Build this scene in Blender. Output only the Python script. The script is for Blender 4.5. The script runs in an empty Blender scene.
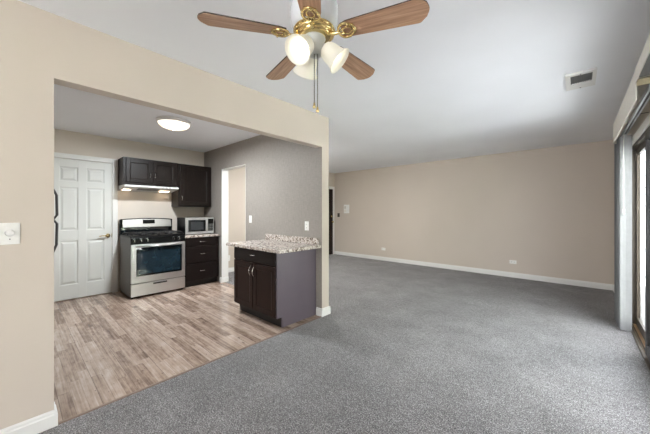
import bpy, bmesh, math, random
from mathutils import Vector, Matrix, Euler
random.seed(7)
PI = math.pi
R = math.radians
SC = bpy.context.scene
COL = SC.collection

# ------------------------------------------------------------------ camera, sky, daylight, exposure
CAM_H = 1.265
cam_d = bpy.data.cameras.new('camera')
cam_d.sensor_width = 36.0
cam_d.lens = 280.08 / 650 * 36.0
cam_d.shift_y = -(217 - 212.23) / 650
cam_d.clip_start = 0.05
cam = bpy.data.objects.new('camera', cam_d)
cam.location = (0, 0, CAM_H)
cam.rotation_euler = (R(90), 0, R(42.024))
COL.objects.link(cam)
SC.camera = cam

world = bpy.data.worlds.new('sky')
SC.world = world
world.use_nodes = True
wn = world.node_tree.nodes
wn['Background'].inputs['Color'].default_value = (0.965, 0.98, 1.0, 1)
wn['Background'].inputs['Strength'].default_value = 10.4


def portal(name, loc, rot, sx, sy):
    l = bpy.data.lights.new(name, 'AREA')
    l.shape = 'RECTANGLE'
    l.size, l.size_y = sx, sy
    l.cycles.is_portal = True
    o = bpy.data.objects.new(name, l)
    o.location, o.rotation_euler = loc, rot
    COL.objects.link(o)


sun_d = bpy.data.lights.new('sun', 'SUN')
sun_d.energy = 90.0
sun_d.angle = R(1.0)
sun_d.color = (1.0, 0.99, 0.98)
sun = bpy.data.objects.new('sun', sun_d)
sun.rotation_euler = (R(16), R(-22), 0)          # high, from over the roof: it never enters the room, only lights the ground outside
COL.objects.link(sun)

# the panes through which daylight comes in (area portals only guide sampling of the sky)
portal('daylight_sliding_door', (0.56, 3.2, 1.03), (0, R(90), 0), 2.0, 2.9)
portal('daylight_added_window', (-0.35, -2.74, 1.3), (R(90), 0, 0), 1.3, 2.0)

SC.view_settings.view_transform = 'Standard'
SC.view_settings.look = 'None'
SC.view_settings.gamma = 1
SC.view_settings.use_curve_mapping = False
SC.view_settings.exposure = 0.38

BULB_W = 3.0
DOME_W = 49.0
HOOD_W = 4.5
HALL_W = 85.0


# ------------------------------------------------------------------ materials
def lin(r, g, b):
    def f(c):
        c /= 255.0
        return c / 12.92 if c <= 0.04045 else ((c + 0.055) / 1.055) ** 2.4
    return (f(r), f(g), f(b), 1.0)


class NT:
    """small helper around a material's node tree"""
    def __init__(self, name):
        self.m = bpy.data.materials.new(name)
        self.m.use_nodes = True
        self.t = self.m.node_tree
        self.b = self.t.nodes['Principled BSDF']

    def n(self, kind, **kw):
        node = self.t.nodes.new(kind)
        for k, v in kw.items():
            setattr(node, k, v)
        return node

    def l(self, a, b):
        self.t.links.new(a, b)

    def set(self, **kw):
        for k, v in kw.items():
            self.b.inputs[k.replace('_', ' ')].default_value = v

    def coords(self, scale=(1, 1, 1), rot=(0, 0, 0), space='Object'):
        tc = self.n('ShaderNodeTexCoord')
        mp = self.n('ShaderNodeMapping')
        mp.inputs['Scale'].default_value = scale
        mp.inputs['Rotation'].default_value = rot
        self.l(tc.outputs[space], mp.inputs['Vector'])
        return mp.outputs['Vector']

    def noise(self, vec, scale, detail=3, rough=0.5):
        x = self.n('ShaderNodeTexNoise')
        x.inputs['Scale'].default_value = scale
        x.inputs['Detail'].default_value = detail
        x.inputs['Roughness'].default_value = rough
        self.l(vec, x.inputs['Vector'])
        return x.outputs['Fac']

    def ramp(self, fac, stops):
        r = self.n('ShaderNodeValToRGB')
        e = r.color_ramp.elements
        while len(e) < len(stops):
            e.new(0.5)
        for el, (p, c) in zip(e, stops):
            el.position = p
            el.color = c
        self.l(fac, r.inputs['Fac'])
        return r.outputs['Color']

    def bump(self, h, strength=0.2, dist=0.01):
        b = self.n('ShaderNodeBump')
        b.inputs['Strength'].default_value = strength
        b.inputs['Distance'].default_value = dist
        self.l(h, b.inputs['Height'])
        self.l(b.outputs['Normal'], self.b.inputs['Normal'])

    def mixc(self, fac, a, b, blend='MIX'):
        m = self.n('ShaderNodeMix', data_type='RGBA', blend_type=blend)
        for i, v in ((0, fac), (6, a), (7, b)):
            if hasattr(v, 'links'):
                self.l(v, m.inputs[i])
            else:
                m.inputs[i].default_value = v
        return m.outputs[2]

    def math(self, op, a, b=None):
        m = self.n('ShaderNodeMath', operation=op)
        for i, v in ((0, a), (1, b)):
            if v is None:
                continue
            if hasattr(v, 'links'):
                self.l(v, m.inputs[i])
            else:
                m.inputs[i].default_value = v
        return m.outputs[0]


def simple(name, rgb, rough=0.5, metal=0.0, spec=0.5, var=0.04, scale=30):
    t = NT(name)
    t.set(Roughness=rough, Metallic=metal)
    t.b.inputs['Specular IOR Level'].default_value = spec
    c = lin(*rgb)
    n = t.noise(t.coords(), scale)
    lo = tuple(x * (1 - var) for x in c[:3]) + (1,)
    hi = tuple(min(1, x * (1 + var)) for x in c[:3]) + (1,)
    t.l(t.ramp(n, [(0.3, lo), (0.7, hi)]), t.b.inputs['Base Color'])
    return t.m


def paint(name, rgb, rough=0.6, bump=0.06, scale=220, var=0.02):
    t = NT(name)
    t.set(Roughness=rough)
    t.b.inputs['Specular IOR Level'].default_value = 0.25
    c = lin(*rgb)
    v = t.coords()
    n = t.noise(v, 1.3, 2)
    lo = tuple(x * (1 - var) for x in c[:3]) + (1,)
    hi = tuple(min(1, x * (1 + var)) for x in c[:3]) + (1,)
    t.l(t.ramp(n, [(0.3, lo), (0.7, hi)]), t.b.inputs['Base Color'])
    t.bump(t.noise(v, scale, 2), bump, 0.004)
    return t.m


def emit(name, rgb, strength):
    t = NT(name)
    t.set(Roughness=0.4)
    t.b.inputs['Base Color'].default_value = lin(*rgb)
    t.b.inputs['Emission Color'].default_value = lin(*rgb)
    t.b.inputs['Emission Strength'].default_value = strength
    return t.m


def metal(name, rgb, rough, brushed=None):
    t = NT(name)
    t.set(Metallic=1.0, Roughness=rough)
    c = lin(*rgb)
    v = t.coords(scale=brushed or (20, 20, 20))
    n = t.noise(v, 6.0, 4)
    lo = tuple(x * 0.9 for x in c[:3]) + (1,)
    t.l(t.ramp(n, [(0.25, lo), (0.75, c)]), t.b.inputs['Base Color'])
    if brushed:
        t.bump(n, 0.05, 0.001)
    return t.m


def espresso(name, c0, c1, rough, axis='z'):
    t = NT(name)
    t.set(Roughness=rough)
    t.b.inputs['Specular IOR Level'].default_value = 0.22
    sc = {'z': (26, 26, 1.6), 'x': (1.6, 26, 26)}[axis]
    n = t.noise(t.coords(scale=sc), 3.0, 6, 0.6)
    t.l(t.ramp(n, [(0.3, lin(*c0)), (0.72, lin(*c1))]), t.b.inputs['Base Color'])
    t.bump(n, 0.08, 0.002)
    return t.m


def make_carpet():
    t = NT('grey_carpet')
    t.set(Roughness=0.95)
    t.b.inputs['Specular IOR Level'].default_value = 0.1
    t.b.inputs['Sheen Weight'].default_value = 0.25
    v = t.coords()
    fine = t.noise(v, 125, 2, 0.8)
    mid = t.noise(v, 30, 2, 0.6)
    big = t.noise(v, 2.6, 4, 0.65)
    f = t.math('ADD', t.math('MULTIPLY', fine, 0.80), t.math('ADD', t.math('MULTIPLY', mid, 0.14), t.math('MULTIPLY', big, 0.12)))
    t.l(t.ramp(f, [(0.39, lin(44, 43, 43)), (0.53, lin(110, 107, 107)), (0.67, lin(194, 191, 191))]), t.b.inputs['Base Color'])
    t.bump(t.math('ADD', fine, mid), 0.9, 0.012)
    return t.m


def make_laminate():
    t = NT('wood_laminate')
    t.set(Roughness=0.2)
    t.b.inputs['Specular IOR Level'].default_value = 0.45
    tc = t.n('ShaderNodeTexCoord')
    sp = t.n('ShaderNodeSeparateXYZ')
    t.l(tc.outputs['Object'], sp.inputs[0])
    x, y = sp.outputs[0], sp.outputs[1]

    def wn(a, b=None, z=0.0):
        c = t.n('ShaderNodeCombineXYZ')
        t.l(a, c.inputs[0])
        if b is not None:
            t.l(b, c.inputs[1])
        c.inputs[2].default_value = z
        w = t.n('ShaderNodeTexWhiteNoise', noise_dimensions='3D')
        t.l(c.outputs[0], w.inputs['Vector'])
        return w.outputs['Value']
    W = 0.0655                                     # three strips to a plank of 0.196 m
    row = t.math('FLOOR', t.math('DIVIDE', y, W))
    off = t.math('MULTIPLY', wn(row), 3.0)
    xs = t.math('DIVIDE', t.math('ADD', x, off), 0.7)
    seg = t.math('FLOOR', xs)
    tone = wn(row, seg, 2.0)
    # grain: stretched along the strip, shifted per strip
    cv = t.n('ShaderNodeCombineXYZ')
    t.l(t.math('ADD', t.math('MULTIPLY', x, 1.8), t.math('MULTIPLY', tone, 40)), cv.inputs[0])
    t.l(t.math('ADD', t.math('MULTIPLY', y, 62), t.math('MULTIPLY', tone, 9)), cv.inputs[1])
    grain = t.noise(cv.outputs[0], 1.0, 6, 0.62)
    cv2 = t.n('ShaderNodeCombineXYZ')
    t.l(t.math('MULTIPLY', x, 9), cv2.inputs[0])
    t.l(t.math('MULTIPLY', y, 24), cv2.inputs[1])
    blot = t.noise(cv2.outputs[0], 1.0, 4, 0.6)
    f = t.math('ADD', t.math('MULTIPLY', tone, 0.17), t.math('ADD', t.math('MULTIPLY', grain, 0.50), t.math('MULTIPLY', blot, 0.32)))
    col = t.ramp(f, [(0.31, lin(88, 70, 60)), (0.43, lin(142, 121, 107)), (0.54, lin(171, 151, 137)), (0.70, lin(200, 184, 171))])
    # seams
    fy = t.math('FRACT', t.math('DIVIDE', y, W))
    e1 = t.math('LESS_THAN', fy, 0.03)
    fx = t.math('FRACT', xs)
    e2 = t.math('LESS_THAN', fx, 0.006)
    py = t.math('FRACT', t.math('DIVIDE', y, W * 3))
    e3 = t.math('LESS_THAN', py, 0.018)
    seam = t.math('MINIMUM', t.math('ADD', t.math('MULTIPLY', t.math('MAXIMUM', e1, e2), 0.35), t.math('MULTIPLY', e3, 0.35)), 1.0)
    col = t.mixc(seam, col, lin(70, 55, 47))
    # small dark knots
    cv3 = t.n('ShaderNodeCombineXYZ')
    t.l(t.math('MULTIPLY', x, 16), cv3.inputs[0])
    t.l(t.math('MULTIPLY', y, 30), cv3.inputs[1])
    knot = t.math('MULTIPLY', t.math('GREATER_THAN', t.noise(cv3.outputs[0], 1.0, 2, 0.5), 0.69), 0.55)
    col = t.mixc(knot, col, lin(84, 66, 56))
    t.l(col, t.b.inputs['Base Color'])
    t.bump(t.math('SUBTRACT', grain, seam), 0.05, 0.001)
    return t.m


def make_granite():
    t = NT('speckled_countertop')
    t.set(Roughness=0.22)
    v = t.coords()
    n1 = t.noise(v, 34, 4, 0.75)
    n2 = t.noise(v, 110, 3, 0.7)
    f = t.math('ADD', t.math('MULTIPLY', n1, 0.6), t.math('MULTIPLY', n2, 0.4))
    t.l(t.ramp(f, [(0.385, lin(50, 40, 35)), (0.445, lin(116, 100, 89)), (0.495, lin(190, 178, 168)), (0.61, lin(230, 224, 218))]), t.b.inputs['Base Color'])
    return t.m


def make_blade():
    t = NT('oak_blade')
    t.set(Roughness=0.4)
    n = t.noise(t.coords(scale=(1.5, 30, 30)), 2.4, 6, 0.62)
    t.l(t.ramp(n, [(0.3, lin(140, 104, 80)), (0.55, lin(186, 148, 120)), (0.75, lin(208, 174, 146))]), t.b.inputs['Base Color'])
    return t.m


def make_wallpaper():
    t = NT('textured_wallpaper')
    t.set(Roughness=0.55)
    t.b.inputs['Specular IOR Level'].default_value = 0.3
    v = t.coords()
    a = t.noise(t.coords(scale=(120, 120, 14)), 1.0, 3, 0.6)
    b = t.noise(t.coords(scale=(14, 14, 120)), 1.0, 3, 0.6)
    f = t.math('ADD', t.math('MULTIPLY', a, 0.5), t.math('MULTIPLY', b, 0.5))
    t.l(t.ramp(f, [(0.35, lin(142, 136, 129)), (0.65, lin(159, 152, 145))]), t.b.inputs['Base Color'])
    t.bump(f, 0.25, 0.004)
    return t.m


def make_glass(name, tint, refl=1.0):
    m = bpy.data.materials.new(name)
    m.use_nodes = True
    t = m.node_tree
    for n in list(t.nodes):
        t.nodes.remove(n)
    out = t.nodes.new('ShaderNodeOutputMaterial')
    tr = t.nodes.new('ShaderNodeBsdfTransparent')
    tr.inputs['Color'].default_value = tint
    gl = t.nodes.new('ShaderNodeBsdfGlossy')
    gl.inputs['Roughness'].default_value = 0.02
    fr = t.nodes.new('ShaderNodeFresnel')
    fr.inputs['IOR'].default_value = 1.45
    mx = t.nodes.new('ShaderNodeMixShader')
    geo = t.nodes.new('ShaderNodeNewGeometry')
    inv = t.nodes.new('ShaderNodeMath')
    inv.operation = 'SUBTRACT'
    inv.inputs[0].default_value = 1.0
    t.links.new(geo.outputs['Backfacing'], inv.inputs[1])
    fx = t.nodes.new('ShaderNodeMath')
    fx.operation = 'MULTIPLY'
    t.links.new(fr.outputs[0], fx.inputs[0])
    t.links.new(inv.outputs[0], fx.inputs[1])
    t.links.new(fx.outputs[0], mx.inputs[0])
    t.links.new(tr.outputs[0], mx.inputs[1])
    t.links.new(gl.outputs[0], mx.inputs[2])
    t.links.new(mx.outputs[0], out.inputs['Surface'])
    return m


def make_shade():
    t = NT('cream_glass_shade')
    t.set(Roughness=0.35)
    t.b.inputs['Base Color'].default_value = lin(232, 229, 216)
    t.b.inputs['Emission Color'].default_value = lin(255, 251, 238)
    t.b.inputs['Emission Strength'].default_value = 0.12
    tr = t.n('ShaderNodeBsdfTranslucent')
    tr.inputs['Color'].default_value = lin(238, 234, 220)
    mx = t.n('ShaderNodeMixShader')
    mx.inputs[0].default_value = 0.12
    out = t.t.nodes['Material Output']
    t.l(t.b.outputs[0], mx.inputs[1])
    t.l(tr.outputs[0], mx.inputs[2])
    t.l(mx.outputs[0], out.inputs['Surface'])
    return t.m


M = {}
M['wall'] = paint('beige_wall_paint', (207, 196, 184))
M['kwall'] = paint('pale_kitchen_paint', (216, 206, 195))
M['ceiling'] = paint('white_ceiling_paint', (244, 246, 250), rough=0.8, bump=0.1, scale=140)
M['white'] = paint('white_trim_paint', (232, 231, 228), rough=0.4, bump=0.02)
M['door'] = paint('white_door_paint', (222, 222, 218), rough=0.42, bump=0.02)
M['wallpaper'] = make_wallpaper()
M['carpet'] = make_carpet()
M['laminate'] = make_laminate()
M['threshold'] = simple('brown_threshold', (124, 103, 90), 0.45)
M['espresso'] = espresso('espresso_wood', (24, 12, 9), (40, 23, 18), 0.45)
M['espresso_h'] = espresso('espresso_wood_across', (16, 10, 9), (29, 20, 18), 0.42, 'x')
M['espresso_up'] = espresso('espresso_wood_upper', (16, 10, 8), (38, 28, 24), 0.4)
M['panel'] = simple('sheen_end_panel', (98, 89, 97), 0.28, var=0.05, scale=4)  # purplish grey holds the window's reflected sheen as base colour
M['toe'] = simple('dark_toe_kick', (26, 20, 19), 0.5)
M['granite'] = make_granite()
M['steel'] = metal('brushed_steel', (228, 228, 230), 0.36, (2, 60, 60))
M['fascia'] = metal('satin_steel', (182, 179, 174), 0.5, (2, 60, 60))
M['steel_side'] = simple('grey_enamel', (96, 94, 90), 0.42, 0.2)
M['chrome'] = metal('chrome', (215, 213, 210), 0.16)
M['black'] = simple('black_enamel', (8, 8, 9), 0.3, spec=0.15)
M['iron'] = simple('cast_iron', (20, 19, 19), 0.55)
M['blackglass'] = simple('black_oven_glass', (10, 16, 20), 0.04, spec=1.0)
M['ovenreflect'] = simple('oven_pane_reflection', (32, 47, 56), 0.06, spec=1.0, var=0.25, scale=7)  # dark blue base colour stands in for the room's reflection
M['display'] = simple('dark_display', (20, 22, 22), 0.1)
M['legend'] = simple('pale_legend', (190, 192, 190), 0.5)
M['gold'] = metal('polished_brass', (228, 204, 146), 0.17)
M['oak'] = make_blade()
M['oakedge'] = simple('dark_blade_edge', (62, 50, 44), 0.5)
M['fanwhite'] = simple('white_fan_enamel', (224, 228, 233), 0.22)
M['fitter'] = simple('white_light_fitter', (206, 210, 208), 0.3)
M['shade'] = make_shade()
M['bulb'] = emit('lit_bulb', (255, 248, 232), BULB_W)
def make_bowl():
    t = NT('lit_marbled_bowl')
    t.set(Roughness=0.3)
    n = t.noise(t.coords(), 9.0, 3, 0.6)
    c = t.ramp(n, [(0.36, lin(255, 214, 150)), (0.55, lin(255, 246, 232))])
    t.l(c, t.b.inputs['Base Color'])
    t.l(c, t.b.inputs['Emission Color'])
    t.b.inputs['Emission Strength'].default_value = 1.3
    return t.m


M['dome'] = make_bowl()
M['chain'] = metal('steel_chain', (120, 118, 112), 0.3)
M['hallfill'] = emit('added_hall_bowl', (250, 250, 250), HALL_W)  # glow of the lamp added in the hall
M['hoodlens'] = emit('lit_hood_lens', (255, 232, 205), HOOD_W)
M['plastic'] = simple('white_plastic', (236, 235, 231), 0.4)
M['slot'] = simple('dark_slot', (58, 56, 54), 0.6)
M['ventgrey'] = simple('grey_vent_mesh', (132, 132, 130), 0.6)
M['vane'] = simple('white_vinyl_vane', (130, 130, 131), 0.5)
M['valance'] = simple('cream_valance_vinyl', (232, 227, 217), 0.5)
M['tape'] = simple('tan_valance_return', (196, 184, 150), 0.55)
M['alu'] = metal('aluminium_rail', (200, 204, 206), 0.35)
M['bronze'] = simple('bronze_aluminium', (86, 77, 66), 0.4, 0.35)
M['darkbronze'] = simple('dark_bronze_aluminium', (42, 39, 37), 0.4, 0.35)
M['sill'] = simple('tan_wood_sill', (205, 172, 134), 0.5)
M['glass'] = make_glass('window_glass', (0.97, 0.98, 0.985, 1))
M['doorglass'] = make_glass('tinted_door_glass', (0.80, 0.815, 0.825, 1))
M['entry'] = espresso('dark_entry_door', (26, 18, 15), (46, 32, 26), 0.45)
M['fridge'] = simple('black_fridge', (34, 34, 36), 0.35)
M['handlegrey'] = simple('dark_grey_handle', (74, 74, 76), 0.35)
M['grass'] = simple('lawn', (126, 136, 108), 0.9, var=0.2, scale=8)
M['concrete'] = simple('bounce_concrete', (212, 213, 213), 0.8, var=0.06, scale=5)  # pale slab added outside to throw light inward
M['patio'] = simple('grey_patio_concrete', (148, 148, 147), 0.8, var=0.06, scale=5)
M['foliage'] = simple('hedge', (120, 125, 112), 0.9, var=0.3, scale=5)
M['darkgrey'] = simple('dark_switch_plate', (70, 62, 56), 0.45)


# ------------------------------------------------------------------ mesh helpers
class MB:
    def __init__(self):
        self.bm = bmesh.new()
        self.mats = []

    def _tag(self, faces, mi):
        for f in faces:
            f.material_index = mi

    def merge(self, other, mat=None):
        me = bpy.data.meshes.new('tmp')
        other.to_mesh(me)
        n0 = len(self.bm.faces)
        self.bm.from_mesh(me)
        bpy.data.meshes.remove(me)
        self.bm.faces.ensure_lookup_table()
        self._tag(self.bm.faces[n0:], self.mi(mat))
        other.free()

    def mi(self, mat):
        if mat is None:
            mat = self.mats[0] if self.mats else None
        if mat not in self.mats:
            self.mats.append(mat)
        return self.mats.index(mat)

    def box(self, x0, x1, y0, y1, z0, z1, mat=None, bev=0.0, seg=2):
        b = bmesh.new()
        vs = [b.verts.new((x, y, z)) for x in (x0, x1) for y in (y0, y1) for z in (z0, z1)]
        for q in ((0, 1, 3, 2), (4, 6, 7, 5), (0, 4, 5, 1), (2, 3, 7, 6), (0, 2, 6, 4), (1, 5, 7, 3)):
            b.faces.new([vs[i] for i in q])
        if bev > 0:
            bmesh.ops.bevel(b, geom=b.edges[:], offset=bev, segments=seg, profile=0.5, affect='EDGES')
        bmesh.ops.recalc_face_normals(b, faces=b.faces[:])
        self.merge(b, mat)
        return self

    def prism(self, pts, axis, a0, a1, mat=None, bev=0.0):
        """extrude a polygon given in the two other axes along axis"""
        b = bmesh.new()

        def mk(p, a):
            if axis == 'x':
                return (a, p[0], p[1])
            if axis == 'y':
                return (p[0], a, p[1])
            return (p[0], p[1], a)
        v0 = [b.verts.new(mk(p, a0)) for p in pts]
        v1 = [b.verts.new(mk(p, a1)) for p in pts]
        b.faces.new(v0)
        b.faces.new(v1[::-1])
        n = len(pts)
        for i in range(n):
            b.faces.new((v0[i], v1[i], v1[(i + 1) % n], v0[(i + 1) % n]))
        if bev > 0:
            bmesh.ops.bevel(b, geom=b.edges[:], offset=bev, segments=1, affect='EDGES')
        bmesh.ops.recalc_face_normals(b, faces=b.faces[:])
        self.merge(b, mat)
        return self

    def lathe(self, prof, seg=32, mat=None, xf=None, cap0=True, cap1=True):
        b = bmesh.new()
        rings = []
        for r, z in prof:
            if r < 1e-5:
                rings.append([b.verts.new((0, 0, z))])
            else:
                rings.append([b.verts.new((r * math.cos(2 * PI * i / seg), r * math.sin(2 * PI * i / seg), z)) for i in range(seg)])
        for a, c in zip(rings[:-1], rings[1:]):
            for i in range(seg):
                j = (i + 1) % seg
                if len(a) == 1 and len(c) == 1:
                    continue
                if len(a) == 1:
                    b.faces.new((a[0], c[i], c[j]))
                elif len(c) == 1:
                    b.faces.new((a[i], a[j], c[0]))
                else:
                    b.faces.new((a[i], a[j], c[j], c[i]))
        if cap0 and len(rings[0]) > 1:
            b.faces.new(rings[0][::-1])
        if cap1 and len(rings[-1]) > 1:
            b.faces.new(rings[-1])
        bmesh.ops.recalc_face_normals(b, faces=b.faces[:])
        if xf is not None:
            bmesh.ops.transform(b, matrix=xf, verts=b.verts[:])
        for f in b.faces:
            f.smooth = True
        self.merge(b, mat)
        return self

    def cyl(self, p0, p1, r, mat=None, seg=16, r1=None):
        p0, p1 = Vector(p0), Vector(p1)
        d = p1 - p0
        q = d.to_track_quat('Z', 'Y').to_matrix().to_4x4()
        q.translation = p0
        self.lathe([(r, 0), (r if r1 is None else r1, d.length)], seg, mat, q)
        return self

    def tube(self, pts, r, mat=None, seg=8, closed=False, sy=1.0):
        b = bmesh.new()
        pts = [Vector(p) for p in pts]
        n = len(pts)
        rings = []
        up = None
        for i, p in enumerate(pts):
            a = pts[(i - 1) % n] if closed or i > 0 else p
            c = pts[(i + 1) % n] if closed or i < n - 1 else p
            t = (c - a).normalized()
            if up is None:
                up = Vector((0, 0, 1)) if abs(t.z) < 0.9 else Vector((1, 0, 0))
            s = t.cross(up).normalized()
            u = s.cross(t).normalized()
            up = u
            rr = r[i] if isinstance(r, (list, tuple)) else r
            rings.append([b.verts.new(p + s * rr * math.cos(2 * PI * k / seg) + u * rr * sy * math.sin(2 * PI * k / seg)) for k in range(seg)])
        m = n if closed else n - 1
        for i in range(m):
            a, c = rings[i], rings[(i + 1) % n]
            for k in range(seg):
                l = (k + 1) % seg
                b.faces.new((a[k], a[l], c[l], c[k]))
        if not closed:
            b.faces.new(rings[0][::-1])
            b.faces.new(rings[-1])
        bmesh.ops.recalc_face_normals(b, faces=b.faces[:])
        for f in b.faces:
            f.smooth = True
        self.merge(b, mat)
        return self

    def sphere(self, c, r, mat=None, seg=14, sz=1.0):
        prof = [(r * math.sin(PI * i / 10), -r * sz * math.cos(PI * i / 10)) for i in range(11)]
        prof[0] = (0, -r * sz)
        prof[-1] = (0, r * sz)
        return self.lathe(prof, seg, mat, Matrix.Translation(Vector(c)))

    def build(self, name, mat=None, parent=None, loc=None, rot=None):
        me = bpy.data.meshes.new(name)
        self.bm.to_mesh(me)
        self.bm.free()
        mats = [mat if m is None else m for m in self.mats] or [mat]
        for m in mats:
            me.materials.append(m)
        o = bpy.data.objects.new(name, me)
        COL.objects.link(o)
        if parent is not None:
            o.parent = parent
        if loc is not None:
            o.location = loc
        if rot is not None:
            o.rotation_euler = rot
        return o


def tag(o, label=None, cat=None, group=None, kind=None):
    if label:
        o['label'] = label
    if cat:
        o['category'] = cat
    if group:
        o['group'] = group
    if kind:
        o['kind'] = kind
    return o


def thing(name, label, cat, loc=(0, 0, 0), rotz=0, group=None):
    o = bpy.data.objects.new(name, None)
    o.empty_display_size = 0.05
    COL.objects.link(o)
    o.location = loc
    o.rotation_euler = (0, 0, rotz)
    return tag(o, label, cat, group)


def struct(name, mb, mat, label, cat):
    o = mb.build(name, mat)
    return tag(o, label, cat, None, 'structure')


def copy_tree(o, parent=None):
    c = o.copy()
    COL.objects.link(c)
    if parent is not None:
        c.parent = parent
    for ch in list(o.children):
        copy_tree(ch, c)
    return c


# ------------------------------------------------------------------ the shell
H = 2.44
XP, XPB = -2.305, -2.41          # the two faces of the partition
YL, YJ, YE = 0.158, 2.502, 2.629  # kitchen opening's left jamb, wallpapered wall, its back face
YF = 6.49
XK = -5.457
XR = 0.445
YB = -2.6
ZH = 2.061                       # underside of the header
T = 0.12

mb = MB()
mb.prism([(XP, YB), (XR, YB), (XR, YF), (XK, YF), (XK, 2.55), (XP, 2.55)], 'z', -0.06, 0.0)
struct('floor', mb, M['carpet'], 'grey flecked cut-pile carpet of the living room', 'carpet floor')
mb = MB()
mb.box(XK, XP - 0.001, -0.55, 2.549, -0.06, 0.0)
struct('floor_kitchen', mb, M['laminate'], 'taupe wood-look laminate plank floor of the kitchen', 'wood floor')
mb = MB()
mb.prism([(XP - 0.014, 0), (XP + 0.012, 0), (XP + 0.006, 0.006), (XP - 0.008, 0.006)], 'y', 0.175, 2.485)
struct('trim_1', mb, M['threshold'], 'thin brown threshold strip between laminate and grey carpet', 'threshold')
mb = MB()
mb.box(XK - T, XR + 0.06, YB - T, YF + T, H, H + 0.08)
struct('ceiling', mb, M['ceiling'], 'flat white painted ceiling over both rooms', 'ceiling')

mb = MB()
mb.box(XPB, XP, YB, YL, 0, H)
mb.box(XPB, XP, YL, YJ, ZH, H)
struct('wall_left', mb, M['wall'], 'beige partition wall with the wide square opening into the kitchen', 'wall')
# wallpapered wall with a doorway, its end showing as a cream strip beside the counter
OX0, OX1, OZ = -4.76, -3.98, 2.04
mb = MB()
mb.mi(M['wall'])
mb.box(XK, OX0, YJ, YE, 0, H, M['wall'])
mb.box(OX1, XP, YJ, YE, 0, H, M['wall'])
mb.box(OX0, OX1, YJ, YE, OZ, H, M['wall'])
wi = mb.mi(M['wallpaper'])
for f in mb.bm.faces:
    if f.normal.y < -0.9:
        f.material_index = wi
struct('wall_kitchen_right', mb, M['wall'], 'grey-beige textured wallpaper wall with an open doorway in the kitchen', 'wall')
mb = MB()
mb.box(XK - T, XK, -0.55, YE, 0, H, M['kwall'])
mb.box(XK - T, XK, YE, YF + T, 0, H, M['wall'])
struct('wall_back', mb, M['kwall'], 'pale wall behind the range continuing into the entry hall', 'wall')
mb = MB()
mb.box(XK - T, XPB, -0.67, -0.55, 0, H)
struct('wall_kitchen_left', mb, M['kwall'], 'pale kitchen side wall behind the refrigerator', 'wall')
mb = MB()
mb.box(XK, XR + 0.06, YF, YF + T, 0, H)
struct('wall_far', mb, M['wall'], 'long bare beige wall at the far end of the carpet', 'wall')
# right wall with the sliding door's opening
DY0, DY1, DZ = 1.84, 4.64, 2.0
mb = MB()
mb.box(XR, XR + 0.06, YB, DY0, 0, H)
mb.box(XR, XR + 0.06, DY1, YF, 0, H)
mb.box(XR, XR + 0.06, DY0, DY1, DZ, H)
struct('wall_right', mb, M['wall'], 'beige side wall holding the sliding glass door', 'wall')
# rear wall with an unseen window added for more daylight (behind the camera)
WX0, WX1, WZ0, WZ1 = -1.0, 0.3, 0.3, 2.3
mb = MB()
mb.box(XPB, WX0, YB - T, YB, 0, H)
mb.box(WX1, XR + 0.06, YB - T, YB, 0, H)
mb.box(WX0, WX1, YB - T, YB, 0, WZ0)
mb.box(WX0, WX1, YB - T, YB, WZ1, H)
struct('wall_rear', mb, M['wall'], 'beige rear wall with a wide window added for daylight', 'wall')
mb = MB()
for a in ((WX0, WX0 + 0.05, WZ0, WZ1), (WX1 - 0.05, WX1, WZ0, WZ1), (WX0, WX1, WZ0, WZ0 + 0.05), (WX0, WX1, WZ1 - 0.05, WZ1), (-0.38, -0.32, WZ0, WZ1)):
    mb.box(a[0], a[1], YB - 0.09, YB - 0.04, a[2], a[3])
w1 = struct('added_window_1', mb, M['white'], 'white framed two-pane rear window, unseen and added for daylight', 'window')
mb = MB()
mb.box(WX0 + 0.05, WX1 - 0.05, YB - 0.068, YB - 0.062, WZ0 + 0.05, WZ1 - 0.05)
mb.build('pane', M['glass'], w1)

# baseboards: stepped profile
def base_profile(h=0.095):
    return [(0, 0), (0.016, 0), (0.016, h * 0.72), (0.011, h * 0.78), (0.011, h * 0.92), (0.005, h), (0, h)]


def baseboard(name, runs, label):
    """runs: list of (axis, fixed, sign, a0, a1): board against plane fixed, sticking out along sign"""
    mb = MB()
    for axis, fx, sg, a0, a1 in runs:
        pts = [(fx + sg * p, z) for p, z in base_profile()]
        mb.prism(pts, axis, a0, a1)
    struct(name, mb, M['white'], label, 'baseboard')


baseboard('baseboard_left', [('y', XP, 1, YB + 0.02, YL), ('x', YL, 1, XPB - 0.0, XP + 0.016)], 'white stepped baseboard wrapping the left end of the partition')
baseboard('baseboard_stub', [('y', XP, 1, YJ, YE), ('x', YE, 1, OX1, XP + 0.016), ('x', YJ, -1, XP - 0.085, XP + 0.016)], 'white baseboard around the wall end beside the island counter')
baseboard('baseboard_far', [('x', YF, -1, XK + 0.0, XR)], 'white baseboard along the long far wall')
baseboard('baseboard_right', [('y', XR, -1, DY1 + 0.09, YF - 0.016)], 'white baseboard behind the gathered vertical blind')
baseboard('baseboard_kitchen', [('y', OX0, 1, YJ, YE), ('x', YJ, -1, OX0 - 0.045, OX0 + 0.016)], 'white baseboard on the doorway jamb beside the drawer cabinet')
baseboard('baseboard_hall', [('y', XK, 1, YE, 5.43)], 'white baseboard of the hall wall seen through the kitchen doorway')

# bright painted jamb of the doorway
mb = MB()
mb.box(OX0, OX0 + 0.006, YJ - 0.001, YE + 0.001, 0.1, OZ)
mb.box(OX1 - 0.006, OX1, YJ - 0.001, YE + 0.001, 0.1, OZ)
mb.box(OX0 + 0.006, OX1 - 0.006, YJ - 0.001, YE + 0.001, OZ - 0.006, OZ)
struct('trim_2', mb, M['white'], 'white lining of the open doorway beside the drawer cabinet', 'trim')

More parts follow.
